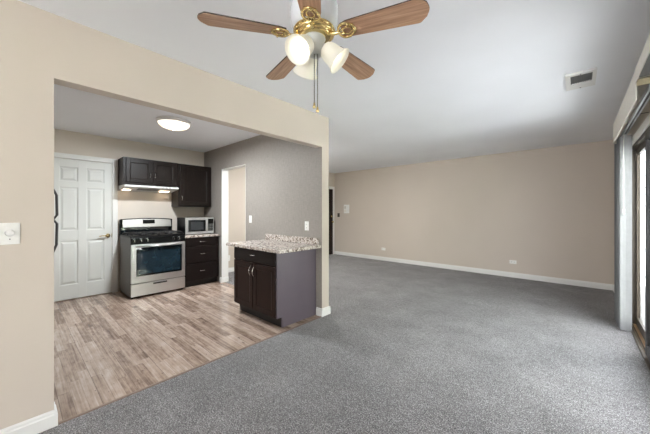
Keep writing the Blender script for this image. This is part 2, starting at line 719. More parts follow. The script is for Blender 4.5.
# ------------------------------------------------------------------ closet door in the kitchen
DA, DB = 0.36, 1.026
mb = MB()
XD = XK + 0.012
mb.box(XK, XD - 0.004, DA, DB, 0.012, 2.03)
ys = [DA, 0.43, 0.625, 0.725, 0.93, DB]
zs = [0.012, 0.222, 0.848, 1.005, 1.622, 1.715, 1.915, 2.03]
for y0, y1 in ((ys[0], ys[1]), (ys[2], ys[3]), (ys[4], ys[5])):
    mb.box(XK, XD + 0.010, y0, y1, 0.012, 2.03, bev=0.004)
for z0, z1 in ((zs[0], zs[1]), (zs[2], zs[3]), (zs[4], zs[5]), (zs[6], zs[7])):
    mb.box(XK, XD + 0.0095, DA + 0.001, DB - 0.001, z0, z1, bev=0.004)
d1 = struct('door_1', mb, M['door'], 'white six-panel closet door left of the range', 'door')
for z0, z1 in ((zs[1], zs[2]), (zs[3], zs[4]), (zs[5], zs[6])):
    for y0, y1 in ((ys[1], ys[2]), (ys[3], ys[4])):
        q = MB()
        b = bmesh.new()
        i, o = 0.038, 0.012
        v = [b.verts.new(p) for p in ((XD - 0.004, y0 + o, z0 + o), (XD - 0.004, y1 - o, z0 + o), (XD - 0.004, y1 - o, z1 - o), (XD - 0.004, y0 + o, z1 - o),
                                      (XD + 0.007, y0 + i, z0 + i), (XD + 0.007, y1 - i, z0 + i), (XD + 0.007, y1 - i, z1 - i), (XD + 0.007, y0 + i, z1 - i))]
        b.faces.new(v[4:])
        for k in range(4):
            b.faces.new((v[k], v[(k + 1) % 4], v[4 + (k + 1) % 4], v[4 + k]))
        b.faces.new(v[3::-1])
        bmesh.ops.recalc_face_normals(b, faces=b.faces[:])
        q.merge(b)
        q.build('raised_panel', M['door'], d1)
q = MB()
yh, zh = 0.978, 0.90
q.cyl((XD + 0.0105, yh, zh), (XD + 0.018, yh, zh), 0.031, seg=20)
q.cyl((XD + 0.018, yh, zh), (XD + 0.058, yh, zh), 0.011)
q.tube([(XD + 0.055, yh + 0.008, zh), (XD + 0.058, yh - 0.03, zh), (XD + 0.055, yh - 0.075, zh + 0.004), (XD + 0.050, yh - 0.115, zh - 0.004)], [0.011, 0.010, 0.008, 0.007])
tag(q.build('door_handle', M['gold'], d1), 'brass lever handle')
q = MB()
q.box(XK, XK + 0.026, DB + 0.006, DB + 0.078, 0, 2.105, bev=0.004)
q.box(XK, XK + 0.026, DA - 0.078, DA - 0.006, 0, 2.105, bev=0.004)
q.box(XK, XK + 0.0255, DA - 0.006, DB + 0.006, 2.036, 2.105, bev=0.004)
q.build('door_casing', M['white'], d1)
q = MB()
q.box(XD + 0.011, XD + 0.014, DB - 0.004, DB + 0.004, zh - 0.03, zh + 0.03)
q.build('strike_plate', M['gold'], d1)

# ------------------------------------------------------------------ entry door
EA, EB, EZ = 5.48, 6.385, 1.95
mb = MB()
mb.box(XK, XK + 0.02, EA, EB, 0.01, EZ, bev=0.003)
for z0, z1 in ((0.2, 0.85), (1.0, 1.75)):
    for y0, y1 in ((EA + 0.13, EA + 0.41), (EA + 0.51, EA + 0.78)):
        mb.box(XK + 0.02, XK + 0.026, y0, y1, z0, z1, bev=0.003)
d2 = struct('door_2', mb, M['entry'], 'dark brown entry door at the end of the hall', 'door')
q = MB()
q.cyl((XK + 0.02, EB - 0.07, 0.98), (XK + 0.05, EB - 0.07, 0.98), 0.014)
q.sphere((XK + 0.075, EB - 0.07, 0.98), 0.03)
tag(q.build('door_knob', M['gold'], d2), 'brass knob')
q = MB()
q.cyl((XK + 0.02, EB - 0.07, 1.14), (XK + 0.04, EB - 0.07, 1.14), 0.025)
q.build('deadbolt', M['gold'], d2)
q = MB()
q.box(XK, XK + 0.03, EB + 0.002, EB + 0.07, 0, EZ + 0.08, bev=0.003)
q.box(XK, XK + 0.03, EA - 0.07, EA - 0.002, 0, EZ + 0.08, bev=0.003)
q.box(XK, XK + 0.0295, EA - 0.002, EB + 0.002, EZ + 0.005, EZ + 0.08, bev=0.003)
q.build('door_casing', M['white'], d2)

# ------------------------------------------------------------------ sliding glass door
mb = MB()
FX0, FX1 = XR + 0.004, XR + 0.064
mb.box(FX0, FX1, DY1 - 0.045, DY1 - 0.001, 0.03, DZ - 0.001, bev=0.003)
mb.box(FX0, FX1, DY0 + 0.001, DY0 + 0.045, 0.03, DZ - 0.001, bev=0.003)
mb.box(FX0, FX1, DY0 + 0.045, DY1 - 0.045, DZ - 0.05, DZ - 0.001, bev=0.003)
d3 = struct('door_3', mb, M['bronze'], 'bronze framed sliding glass door in the right wall', 'sliding door')


def slider(x, y0, y1, mat):
    q = MB()
    s = 0.055
    z0, z1 = 0.032, DZ - 0.052
    q.box(x - 0.014, x + 0.014, y0, y0 + s, z0, z1, bev=0.003)
    q.box(x - 0.014, x + 0.014, y1 - s, y1, z0, z1, bev=0.003)
    q.box(x - 0.0135, x + 0.0135, y0 + s, y1 - s, z0, z0 + 0.09, bev=0.003)
    q.box(x - 0.0135, x + 0.0135, y0 + s, y1 - s, z1 - 0.06, z1, bev=0.003)
    f = q.build('sliding_panel', mat, d3)
    q = MB()
    q.box(x - 0.003, x + 0.003, y0 + s, y1 - s, z0 + 0.09, z1 - 0.06)
    q.build('pane', M['doorglass'], f)


slider(XR + 0.048, 2.9, DY1 - 0.05, M['bronze'])
slider(XR + 0.008, DY0 + 0.05, 3.685, M['darkbronze'])
q = MB()
q.box(FX0, FX1, DY0 + 0.001, DY1 - 0.001, 0.001, 0.018, M['sill'])
q.box(XR + 0.005, XR + 0.011, DY0 + 0.01, DY1 - 0.05, 0.018, 0.03, M['darkbronze'])
q.box(XR + 0.045, XR + 0.051, DY0 + 0.01, DY1 - 0.05, 0.018, 0.03, M['darkbronze'])
tag(q.build('sill', M['sill'], d3), 'tan wooden sill with track')
q = MB()
q.box(XR - 0.022, XR + 0.0035, DY0, DY1 - 0.05, 0.001, 0.014, bev=0.003)
q.build('track_edge', M['bronze'], d3)
q = MB()
q.box(XR - 0.018, XR - 0.0005, DY0 - 0.02, DY1 + 0.07, DZ - 0.02, DZ + 0.055, bev=0.004)
q.box(XR - 0.018, XR - 0.0005, DY1 - 0.0, DY1 + 0.07, 0.0, DZ - 0.02, bev=0.004)
q.box(XR - 0.018, XR - 0.0005, DY0 - 0.07, DY0, 0.0, DZ - 0.02, bev=0.004)
q.build('door_casing', M['white'], d3)

# outside: patio, lawn, plus an added bounce slab and a raised hedge
mb = MB()
mb.box(-7.5, XR + 0.06, -9.0, YB - T - 0.01, -0.16, -0.04)  # unseen slab added to bounce sunlight onto the ceiling
tag(mb.build('rear_bounce_slab', M['concrete']), 'unseen pale concrete slab added to bounce sunlight through the rear window', 'terrace', None, 'structure')
mb = MB()
mb.box(XR + 0.07, XR + 5.0, -9.0, 8.5, -0.16, -0.04)
tag(mb.build('patio_slab', M['patio']), 'grey concrete patio slab outside the sliding glass door', 'patio', None, 'structure')
mb = MB()
mb.box(XR + 5.01, XR + 24, -16, 24, -0.3, -0.12)
tag(mb.build('lawn', M['grass']), 'green lawn beyond the patio', 'lawn', None, 'structure')
mb = MB()
b = bmesh.new()
bmesh.ops.create_grid(b, x_segments=60, y_segments=8, size=1)
for v in b.verts:
    px, py = v.co.x, v.co.y
    a = PI * (py + 1) / 2
    rr = 1.0 + random.uniform(-0.12, 0.12)
    v.co = Vector((XR + 8.5 - math.cos(a) * 0.9 * rr, -2.5 + px * 11.5, -0.12 + math.sin(a) * 4.6 * rr))  # height raised to block low sky light at the sliding door
bmesh.ops.recalc_face_normals(b, faces=b.faces[:])
mb.merge(b)
tag(mb.build('hedge', M['foliage']), 'unseen green hedge across the lawn, made tall to block low sky', 'hedge', None, 'structure')

# ------------------------------------------------------------------ cabinet helpers (local frame: front faces -y, x to the right)
def front(w, h, t=0.019, stile=0.0, recess=0.006, bev=0.0025):
    """a slab (stile 0) or recessed-panel front from (0,-t,0) to (w,0,h)"""
    mb = MB()
    if stile <= 0:
        mb.box(0, w, -t, 0, 0, h, bev=bev)
        return mb
    mb.box(0, stile, -t, 0, 0, h, bev=bev)
    mb.box(w - stile, w, -t, 0, 0, h, bev=bev)
    mb.box(stile, w - stile, -t + 0.0003, 0, 0, stile, bev=bev)
    mb.box(stile, w - stile, -t + 0.0003, 0, h - stile, h, bev=bev)
    mb.box(stile - 0.002, w - stile + 0.002, -t + recess, -0.001, stile - 0.002, h - stile + 0.002)
    # sloped inner bead
    for (x0, x1, z0, z1) in ((stile, w - stile, stile, h - stile),):
        g = 0.010
        b = bmesh.new()
        y0, y1 = -t + 0.0008, -t + recess - 0.0002
        o = [b.verts.new(p) for p in ((x0, y0, z0), (x1, y0, z0), (x1, y0, z1), (x0, y0, z1))]
        i = [b.verts.new(p) for p in ((x0 + g, y1, z0 + g), (x1 - g, y1, z0 + g), (x1 - g, y1, z1 - g), (x0 + g, y1, z1 - g))]
        for k in range(4):
            b.faces.new((o[k], o[(k + 1) % 4], i[(k + 1) % 4], i[k]))
        mb.merge(b)
    return mb


def bow_handle(length, out=0.028, r=0.005, vertical=True):
    mb = MB()
    n = 9
    pts = []
    for i in range(n):
        s = i / (n - 1)
        a = -length / 2 + s * length
        y = -out * math.sin(PI * s) ** 0.7 if 0 < s < 1 else 0.0
        pts.append((0, y, a) if vertical else (a, y, 0))
    mb.tube(pts, [r * 1.25 if i in (0, n - 1) else r for i in range(n)], seg=8)
    return mb


# ------------------------------------------------------------------ island cabinet and counter
IX0, IX1 = -3.26, -2.40
IW = IX1 - IX0
isl = thing('island_cabinet', 'dark espresso base cabinet with two doors and one drawer at the wall end', 'cabinet', (IX0, 1.892, 0))
mb = MB()
dep = YJ - 1.892 - 0.004
mb.box(0, IW - 0.019, 0, dep, 0.115, 0.828)
mb.build('carcass', M['espresso'], isl)
mb = MB()
mb.prism([(0.075, 0), (dep, 0), (dep, 0.828), (0.0, 0.828), (0.0, 0.115), (0.075, 0.115)], 'x', IW - 0.0185, IW, bev=0.0015)
tag(mb.build('end_panel', M['panel'], isl), 'smooth brown end panel, daylight sheen put into its purplish tint')
mb = MB()
mb.box(0.0, IW - 0.019, 0.07, 0.085, 0.001, 0.114)
mb.build('toe_kick', M['toe'], isl)
fr = 0.016
o = front(IW - 2 * fr, 0.14).build('drawer', M['espresso_h'], isl, (fr, -0.0005, 0.685))
bow_handle(0.10, 0.024, 0.0045, False).build('handle', M['chrome'], o, ((IW - 2 * fr) / 2, -0.019, 0.078))
dw = (IW - 2 * fr - 0.012) / 2
for k in range(2):
    o = front(dw, 0.535, stile=0.058).build('door', M['espresso'], isl, (fr + k * (dw + 0.012), -0.0005, 0.132))
    bow_handle(0.115, 0.03, 0.0058).build('handle', M['chrome'], o, (dw - 0.03 if k == 0 else 0.03, -0.019, 0.44))

ctr = thing('island_countertop', 'speckled brown and white laminate countertop on the island cabinet', 'countertop', (-3.42, 1.855, 0.829))
CW, CD = 3.42 - 2.312, YJ - 1.855 - 0.003
mb = MB()
mb.box(0, CW, 0, CD, 0, 0.038, bev=0.006)
mb.build('slab', M['granite'], ctr)
mb = MB()
mb.box(0.0, CW - 0.035, CD - 0.02, CD, 0.0385, 0.118, bev=0.005)
tag(mb.build('backsplash', M['granite'], ctr), 'low speckled upstand along the wall')

# ------------------------------------------------------------------ gas range (local: front faces -y, width along x)
rng = thing('gas_range', 'stainless steel gas range with black cooktop between closet door and drawers', 'range', (-4.79, 1.122, 0), R(90))
RW, RD = 0.752, 0.60
mb = MB()
mb.box(0, RW, 0.012, RD, 0.035, 0.889, bev=0.003)
mb.build('body', M['steel_side'], rng)
mb = MB()
mb.box(0.012, RW - 0.012, 0.06, RD - 0.03, 0.012, 0.034)
mb.build('base_plinth', M['black'], rng)
for x, y in ((0.03, 0.04), (RW - 0.03, 0.04), (0.03, RD - 0.06), (RW - 0.03, RD - 0.06)):
    mb = MB()
    mb.cyl((x, y, 0.0005), (x, y, 0.034), 0.014)
    mb.build('foot', M['black'], rng)
mb = MB()
mb.prism([(-0.014, 0.888), (0.0, 0.905), (0.02, 0.914), (RD - 0.04, 0.914), (RD - 0.04, 0.8895), (0.0, 0.8895)], 'x', -0.004, RW + 0.004, bev=0.002)
mb.build('cooktop', M['black'], rng)
mb = MB()
mb.prism([(-0.010, 0.795), (-0.026, 0.80), (-0.014, 0.886), (0.011, 0.886), (0.011, 0.795)], 'x', 0, RW, bev=0.002)
cp = mb.build('control_panel', M['black'], rng)
for x in (0.04, 0.125, 0.205, 0.575, 0.655):
    mb = MB()
    mb.lathe([(0.022, 0), (0.022, 0.006), (0.018, 0.010), (0.016, 0.026), (0.013, 0.029), (0, 0.029)], 20, M['black'])
    mb.box(-0.003, 0.003, -0.015, 0.015, 0.029, 0.033, M['chrome'], bev=0.001)
    mb.lathe([(0.0235, 0.0), (0.0245, 0.002), (0.0225, 0.0045)], 20, M['chrome'], None, False, False)
    k = mb.build('knob', M['black'], rng, (x, -0.021, 0.843), (R(82), 0, 0))
# small pale markings above the knobs
for x in (0.04, 0.125, 0.205, 0.575, 0.655):
    mb = MB()
    mb.box(x - 0.014, x + 0.014, -0.0182, -0.0165, 0.873, 0.877)
    mb.build('dial_mark', M['legend'], cp)
# oven door
dz0, dz1 = 0.226, 0.788
mb = MB()
mb.box(0.004, RW - 0.004, -0.028, 0.010, dz0, dz1, bev=0.004)
od = mb.build('oven_door', M['steel'], rng)
mb = MB()
mb.box(0.066, RW - 0.056, -0.0305, -0.0285, dz0 + 0.098, dz1 - 0.042, bev=0.0008)
mb.build('oven_window', M['blackglass'], od)
mb = MB()
mb.box(0.096, RW - 0.086, -0.0315, -0.0306, dz0 + 0.125, dz1 - 0.066)
tag(mb.build('viewing_pane', M['ovenreflect'], od), 'viewing pane with a bluish reflection put into its colour')
mb = MB()
mb.tube([(0.05, -0.064, dz1 - 0.022), (RW - 0.05, -0.064, dz1 - 0.022)], 0.011, seg=12)
for x in (0.07, RW - 0.07):
    mb.cyl((x, -0.0285, dz1 - 0.022), (x, -0.06, dz1 - 0.022), 0.009)
mb.build('door_handle', M['steel'], od)
mb = MB()
mb.box(0.004, RW - 0.004, -0.026, 0.010, 0.036, 0.214, bev=0.004)
dr = mb.build('storage_drawer', M['steel'], rng)
mb = MB()
mb.prism([(-0.0265, 0.178), (-0.036, 0.181), (-0.036, 0.199), (-0.0265, 0.201)], 'x', 0.285, 0.475, bev=0.001)
mb.build('handle', M['iron'], dr)
# back guard
mb = MB()
n = 14
top = [(0.0 + (RW + 0.012) * i / n - 0.006, 1.148 + 0.020 * math.sin(PI * i / n) ** 0.6) for i in range(n + 1)]
poly = [(RW + 0.006, 0.8895), (-0.006, 0.8895)] + top
mb.prism(poly, 'y', RD - 0.038, RD + 0.02, bev=0.003)
bg = mb.build('back_guard', M['black'], rng)
mb = MB()
top = [(0.02 + (RW - 0.04) * i / n, 1.136 + 0.018 * math.sin(PI * i / n) ** 0.6) for i in range(n + 1)]
mb.prism([(RW - 0.02, 1.022), (0.02, 1.022)] + top, 'y', RD - 0.048, RD - 0.0385, bev=0.003)
for v in mb.bm.verts:
    if v.co.y < RD - 0.04:
        v.co.y -= (1.16 - v.co.z) * 0.22
fp = mb.build('steel_fascia', M['fascia'], bg)
mb = MB()
mb.box(0.30, 0.475, RD - 0.052, RD - 0.0485, 1.078, 1.14, bev=0.001)
for v in mb.bm.verts:
    v.co.y -= (1.16 - v.co.z) * 0.22
mb.build('clock_display', M['display'], bg)
# glossy lower part of the guard
mb = MB()
mb.box(0.012, RW - 0.012, RD - 0.043, RD - 0.0385, 0.918, 1.012, bev=0.001)
mb.build('glossy_splash_panel', M['blackglass'], bg)
# burners and grates
for bx, by, br in ((0.19, 0.15, 0.05), (0.56, 0.15, 0.055), (0.19, 0.40, 0.045), (0.56, 0.40, 0.04)):
    mb = MB()
    mb.lathe([(br, 0), (br, 0.01), (br * 0.8, 0.012), (br * 0.8, 0.02), (0, 0.022)], 20)
    mb.build('burner', M['iron'], rng, (bx, by, 0.9145))
for gx0, gx1 in ((0.03, 0.368), (0.384, 0.722)):
    mb = MB()
    gz, gr = 0.947, 0.006
    mb.tube([(gx0, 0.03, gz), (gx1, 0.03, gz), (gx1, 0.525, gz), (gx0, 0.525, gz)], gr, closed=True, seg=6)
    mx = (gx0 + gx1) / 2
    mb.tube([(gx0, 0.275, gz), (gx1, 0.275, gz)], gr, seg=6)
    for by in (0.15, 0.40):
        for dx, dy in ((1, 0), (-1, 0), (0, 1), (0, -1)):
            ex = gx1 if dx > 0 else gx0 if dx < 0 else mx
            ey = by + dy * 0.122
            mb.tube([(ex, ey, gz), (mx + dx * 0.03, by + dy * 0.03, gz)], gr, seg=6)
    for x in (gx0, gx1):
        for y in (0.03, 0.275, 0.525):
            mb.cyl((x, y, 0.9145), (x, y, gz), 0.006, seg=6)
    mb.build('grate', M['iron'], rng)

# ------------------------------------------------------------------ drawer base, its counter, microwave
drw = thing('drawer_cabinet', 'dark espresso base cabinet of three drawers right of the range', 'cabinet', (-4.848, 1.892, 0), R(90))
DWW, DDD = 0.592, 0.604
mb = MB()
mb.box(0, DWW, 0, DDD, 0.105, 0.834)
mb.build('carcass', M['espresso'], drw)
mb = MB()
mb.box(0.001, DWW - 0.001, 0.06, 0.075, 0.001, 0.1045)
mb.build('toe_kick', M['toe'], drw)
for z0, z1 in ((0.112, 0.394), (0.404, 0.683), (0.693, 0.828)):
    o = front(DWW - 0.02, z1 - z0).build('drawer', M['espresso_h'], drw, (0.01, -0.0005, z0))
    bow_handle(0.10, 0.024, 0.0045, False).build('handle', M['chrome'], o, ((DWW - 0.02) / 2, -0.019, (z1 - z0) * (0.5 if z1 > 0.8 else 0.52)))
mb = MB()
mb.box(-5.455, -4.812, 1.8805, 2.4985, 0.835, 0.873, bev=0.005)
tag(mb.build('short_countertop', M['granite']), 'short speckled laminate countertop under the microwave', 'countertop')

mw = thing('microwave_oven', 'small stainless microwave on the short counter beside the range', 'microwave', (-4.95, 1.945, 0.874), R(90))
MW, MD, MH = 0.50, 0.36, 0.285
mb = MB()
mb.box(0, MW, 0.012, MD, 0.012, MH + 0.012, bev=0.004)
mb.build('casing', M['black'], mw)
for x in (0.04, MW - 0.04):
    for y in (0.04, MD - 0.04):
        mb = MB()
        mb.cyl((x, y, 0.0002), (x, y, 0.0125), 0.012)
        mb.build('foot', M['black'], mw)
mb = MB()
mb.box(0.001, 0.375, -0.016, 0.0115, 0.013, MH + 0.011, bev=0.004)
mdr = mb.build('door', M['steel'], mw)
mb = MB()
mb.box(0.045, 0.345, -0.0185, -0.0165, 0.055, MH - 0.03, bev=0.001)
mb.build('window', M['blackglass'], mdr)
mb = MB()
mb.box(0.09, 0.305, -0.0195, -0.0187, 0.085, MH - 0.06)
tag(mb.build('window_mesh', simple('grey_window_mesh', (48, 50, 52), 0.3), mdr), 'grey perforated viewing screen')
mb = MB()
mb.tube([(0.36, -0.0165, 0.05), (0.36, -0.042, 0.065), (0.36, -0.042, MH - 0.045), (0.36, -0.0165, MH - 0.03)], 0.007, seg=8)
mb.build('handle', M['steel'], mdr)
mb = MB()
mb.box(0.377, MW - 0.001, -0.014, 0.0115, 0.013, MH + 0.011, bev=0.004)
mcp = mb.build('control_panel', M['steel'], mw)
mb = MB()
mb.box(0.388, MW - 0.014, -0.0165, -0.0145, 0.06, MH - 0.01)
mb.build('keypad', M['display'], mcp)
for j in range(4):
    for i in range(3):
        mb = MB()
        mb.box(0.395 + i * 0.031, 0.418 + i * 0.031, -0.0185, -0.0167, 0.075 + j * 0.03, 0.094 + j * 0.03)
        mb.build('button', simple('grey_button', (110, 110, 108), 0.5) if (i, j) == (0, 0) else bpy.data.materials['grey_button'], mcp)

# ------------------------------------------------------------------ wall cabinets and hood
uc = thing('wall_cabinet', 'short dark wall cabinet with two doors above the range hood', 'cabinet', (-5.146, 1.113, 1.690), R(90))
UW, UD, UH = 0.783, 0.308, 0.425
mb = MB()
mb.box(0, UW, 0, UD, 0, UH, bev=0.001)
mb.build('carcass', M['espresso_up'], uc)
udw = 0.345
for k, x in enumerate((0.035, 0.403)):
    o = front(udw, UH - 0.07, stile=0.05).build('door', M['espresso_up'], uc, (x, -0.0005, 0.044))
    bow_handle(0.09, 0.026, 0.005).build('handle', M['chrome'], o, (udw - 0.022 if k == 0 else 0.022, -0.019, 0.13))
uc2 = thing('wall_cabinet', 'tall dark single-door wall cabinet above the microwave', 'cabinet', (-5.146, 1.903, 1.365), R(90))
UW2, UH2 = 0.592, 0.748
mb = MB()
mb.box(0, UW2, 0, UD, 0, UH2, bev=0.001)
mb.build('carcass', M['espresso_up'], uc2)
o = front(UW2 - 0.06, UH2 - 0.06, stile=0.058).build('door', M['espresso_up'], uc2, (0.03, -0.0005, 0.03))
bow_handle(0.10, 0.026, 0.005).build('handle', M['chrome'], o, (0.025, -0.019, 0.11))

hd = thing('range_hood', 'slim white under-cabinet range hood with lit underside', 'range hood', (-5.455, 1.118, 1.61), R(90))
HW = 0.772
mb = MB()
# local y here: 0 at wall going -y to the front; sheet shell: sides, front lip, top
mb.prism([(-0.002, 0.0), (-0.002, 0.078), (-0.352, 0.078), (-0.372, 0.066), (-0.372, 0.050), (-0.33, 0.04)], 'x', 0, 0.006)
mb.prism([(-0.002, 0.0), (-0.002, 0.078), (-0.352, 0.078), (-0.372, 0.066), (-0.372, 0.050), (-0.33, 0.04)], 'x', HW - 0.006, HW)
mb.box(0.006, HW - 0.006, -0.352, -0.002, 0.072, 0.078)
mb.prism([(-0.352, 0.078), (-0.372, 0.066), (-0.372, 0.050), (-0.366, 0.050), (-0.366, 0.063), (-0.350, 0.072)], 'x', 0.006, HW - 0.006)
mb.prism([(-0.366, 0.050), (-0.33, 0.040), (-0.33, 0.046), (-0.366, 0.056)], 'x', 0.006, HW - 0.006)
mb.prism([(-0.33, 0.040), (-0.002, 0.0), (-0.002, 0.006), (-0.33, 0.046)], 'x', 0.006, HW - 0.006)
mb.build('shell', M['white'], hd)
mb = MB()
mb.prism([(-0.31, 0.0362), (-0.16, 0.0148), (-0.16, 0.0122), (-0.31, 0.0336)], 'x', 0.20, 0.50)
mb.build('grease_filter', M['ventgrey'], hd)
for x0, x1 in ((0.03, 0.13), (0.56, 0.70)):
    mb = MB()
    mb.prism([(-0.16, 0.0148), (-0.07, 0.0056), (-0.07, 0.0026), (-0.16, 0.0118)], 'x', x0, x1)
    mb.build('light_lens', M['hoodlens'], hd)
for i in range(3):
    mb = MB()
    mb.box(0.52 + i * 0.05, 0.545 + i * 0.05, -0.376, -0.3722, 0.055, 0.063)
    mb.build('switch', M['slot'], hd)

# ------------------------------------------------------------------ refrigerator, mostly hidden behind the partition
rf = thing('refrigerator', 'dark top-freezer refrigerator with two long handles showing past the partition', 'refrigerator', (-4.08, 0.176, 0), R(180))
rf.location = (-3.34, 0.168, 0)
FW, FD, FH = 0.74, 0.66, 1.68
mb = MB()
mb.box(0, FW, 0.045, FD, 0.03, FH, bev=0.006)
mb.build('cabinet', M['fridge'], rf)
mb = MB()
mb.box(0.02, FW - 0.02, 0.06, FD - 0.02, 0.001, 0.03)
mb.build('base', M['black'], rf)
for z0, z1, nm in ((0.05, 1.195, 'fridge_door'), (1.21, FH, 'freezer_door')):
    mb = MB()
    mb.box(0, FW, -0.02, 0.042, z0, z1, bev=0.008)
    o = mb.build(nm, M['fridge'], rf)
    lo = nm == 'fridge_door'
    a, b_ = (0.87, 1.195) if lo else (1.21, 1.515)
    mb = MB()
    if lo:
        pts = [(0.045, -0.021, a), (0.045, -0.058, a + 0.05), (0.045, -0.080, a + 0.11), (0.045, -0.083, b_ - 0.03), (0.045, -0.064, b_), (0.045, -0.021, b_)]
    else:
        pts = [(0.045, -0.021, a), (0.045, -0.064, a), (0.045, -0.083, a + 0.03), (0.045, -0.080, b_ - 0.10), (0.045, -0.058, b_ - 0.05), (0.045, -0.021, b_)]
    mb.tube(pts, 0.0095, seg=8)
    mb.build('handle', M['handlegrey'], o)

# ------------------------------------------------------------------ ceiling fan
FC = Vector((-0.968, 0.995, 0))
ZB = 2.132
fan = thing('ceiling_fan', 'brass and white ceiling fan with five oak blades and three lit shades', 'ceiling fan', (FC.x, FC.y, 0))
mb = MB()
mb.lathe([(0.075, 2.4395), (0.082, 2.41), (0.07, 2.37), (0.045, 2.345), (0.045, 2.335), (0.085, 2.328), (0.108, 2.305), (0.119, 2.265), (0.119, 2.225), (0.113, 2.195), (0.100, 2.174), (0.088, 2.1655), (0.0, 2.1655)], 48)
mb.build('motor_housing', M['fanwhite'], fan)
mb = MB()
mb.lathe([(0.086, 2.165), (0.101, 2.163), (0.104, 2.158), (0.098, 2.154), (0.092, 2.152), (0.098, 2.148), (0.099, 2.142), (0.09, 2.138), (0.082, 2.137), (0.086, 2.133), (0.084, 2.128), (0.07, 2.126), (0.0, 2.126)], 48)
for i in range(20):
    a = 2 * PI * i / 20
    mb.sphere((0.094 * math.cos(a), 0.094 * math.sin(a), 2.152), 0.0065, seg=8)
mb.build('brass_band', M['gold'], fan)
mb = MB()
mb.lathe([(0.0, 2.1255), (0.054, 2.1255), (0.056, 2.12), (0.05, 2.112), (0.047, 2.06), (0.038, 2.045), (0.0, 2.04)], 28)
mb.build('light_fitter', M['fitter'], fan)


def blade_mesh():
    mb = MB()
    L0, L1 = 0.142, 0.535
    out = [(L0, -0.036), (L0 + 0.03, -0.046), (L1 - 0.046, -0.063), (L1 - 0.036, -0.061), (L1 - 0.010, -0.034), (L1 - 0.002, -0.012), (L1, 0.0),
           (L1 - 0.002, 0.012), (L1 - 0.010, 0.034), (L1 - 0.036, 0.061), (L1 - 0.046, 0.063), (L0 + 0.03, 0.046), (L0, 0.036)]
    mb.prism(out, 'z', 0.0, 0.006, M['oak'])
    ei = mb.mi(M['oakedge'])
    for f in mb.bm.faces:
        if abs(f.normal.z) < 0.5:
            f.material_index = ei
    return mb


def iron_mesh():
    mb = MB()
    z = -0.006
    loop = []
    for i in range(20):
        a = 2 * PI * i / 20
        loop.append((0.168 + 0.040 * math.cos(a), 0.034 * math.sin(a) * (1.15 - 0.25 * math.cos(a)), z + 0.001))
    mb.tube(loop, 0.0062, seg=8, closed=True, sy=0.7)
    loop2 = []
    for i in range(16):
        a = 2 * PI * i / 16
        loop2.append((0.170 + 0.022 * math.cos(a), 0.019 * math.sin(a), z))
    mb.tube(loop2, 0.004, seg=6, closed=True, sy=0.7)
    for s in (-1, 1):
        mb.tube([(0.134, 0.006 * s, z), (0.151, 0.013 * s, z), (0.159, 0.012 * s, z)], 0.005, seg=6)
        mb.tube([(0.192, 0.0, z), (0.203, 0.012 * s, z + 0.001), (0.199, 0.028 * s, z + 0.002)], 0.005, seg=6)
    mb.tube([(0.074, 0, 0.003), (0.092, 0, -0.004), (0.112, 0, -0.008), (0.124, 0, -0.007), (0.134, 0, z)], [0.011, 0.010, 0.008, 0.008, 0.009], seg=8)
    for x, y in ((0.203, 0.0), (0.178, 0.034), (0.178, -0.034)):
        mb.sphere((x, y, z - 0.003), 0.006)
    return mb


b0 = i0 = None
for k in range(5):
    ang = R(164.76 + 72 * k)
    rot = Euler((R(-11), 0, 0)).to_matrix().to_4x4()
    rotm = Matrix.Rotation(ang, 4, 'Z') @ rot
    if b0 is None:
        b0 = blade_mesh().build('blade', None, fan)
        i0 = iron_mesh().build('blade_iron', M['gold'], b0)
        bl, ir = b0, i0
    else:
        bl = b0.copy()
        COL.objects.link(bl)
        bl.parent = fan
        ir = i0.copy()
        COL.objects.link(ir)
        ir.parent = bl
    bl.matrix_local = Matrix.Translation((0, 0, ZB)) @ rotm
tag(b0, None)


def shade_mesh():
    """bell opening along +z, neck at the origin"""
    mb = MB()
    outer = [(0.022, 0.0), (0.033, 0.005), (0.043, 0.020), (0.048, 0.042), (0.050, 0.066), (0.055, 0.088), (0.066, 0.102), (0.067, 0.105)]
    inner = [(0.064, 0.1055), (0.052, 0.089), (0.047, 0.07), (0.044, 0.045), (0.038, 0.024), (0.027, 0.010), (0.0, 0.009)]
    mb.lathe(outer + inner, 32, None, None, True, False)
    return mb


s0 = u0 = a0 = None
for ang in (277, 37, 157):
    d = Vector((math.cos(R(ang)), math.sin(R(ang)), 0))
    axis = (d * math.cos(R(43)) + Vector((0, 0, -math.sin(R(43))))).normalized()
    neck = d * 0.050 + Vector((0, 0, 2.078))
    q = axis.to_track_quat('Z', 'Y').to_matrix().to_4x4()
    q.translation = neck
    mb = MB()
    mb.tube([d * 0.030 + Vector((0, 0, 2.088)), d * 0.043 + Vector((0, 0, 2.085)), neck + axis * 0.004], [0.013, 0.014, 0.020], seg=12)
    mb.build('light_arm', M['fitter'], fan)
    sh = shade_mesh().build('lamp_shade', M['shade'], fan)
    sh.matrix_local = q
    mb = MB()
    mb.lathe([(0.011, 0.0095), (0.012, 0.028), (0.017, 0.040), (0.0235, 0.052), (0.026, 0.064), (0.023, 0.076), (0.013, 0.085), (0, 0.088)], 20, None, None, True, False)
    mb.build('light_bulb', M['bulb'], sh)

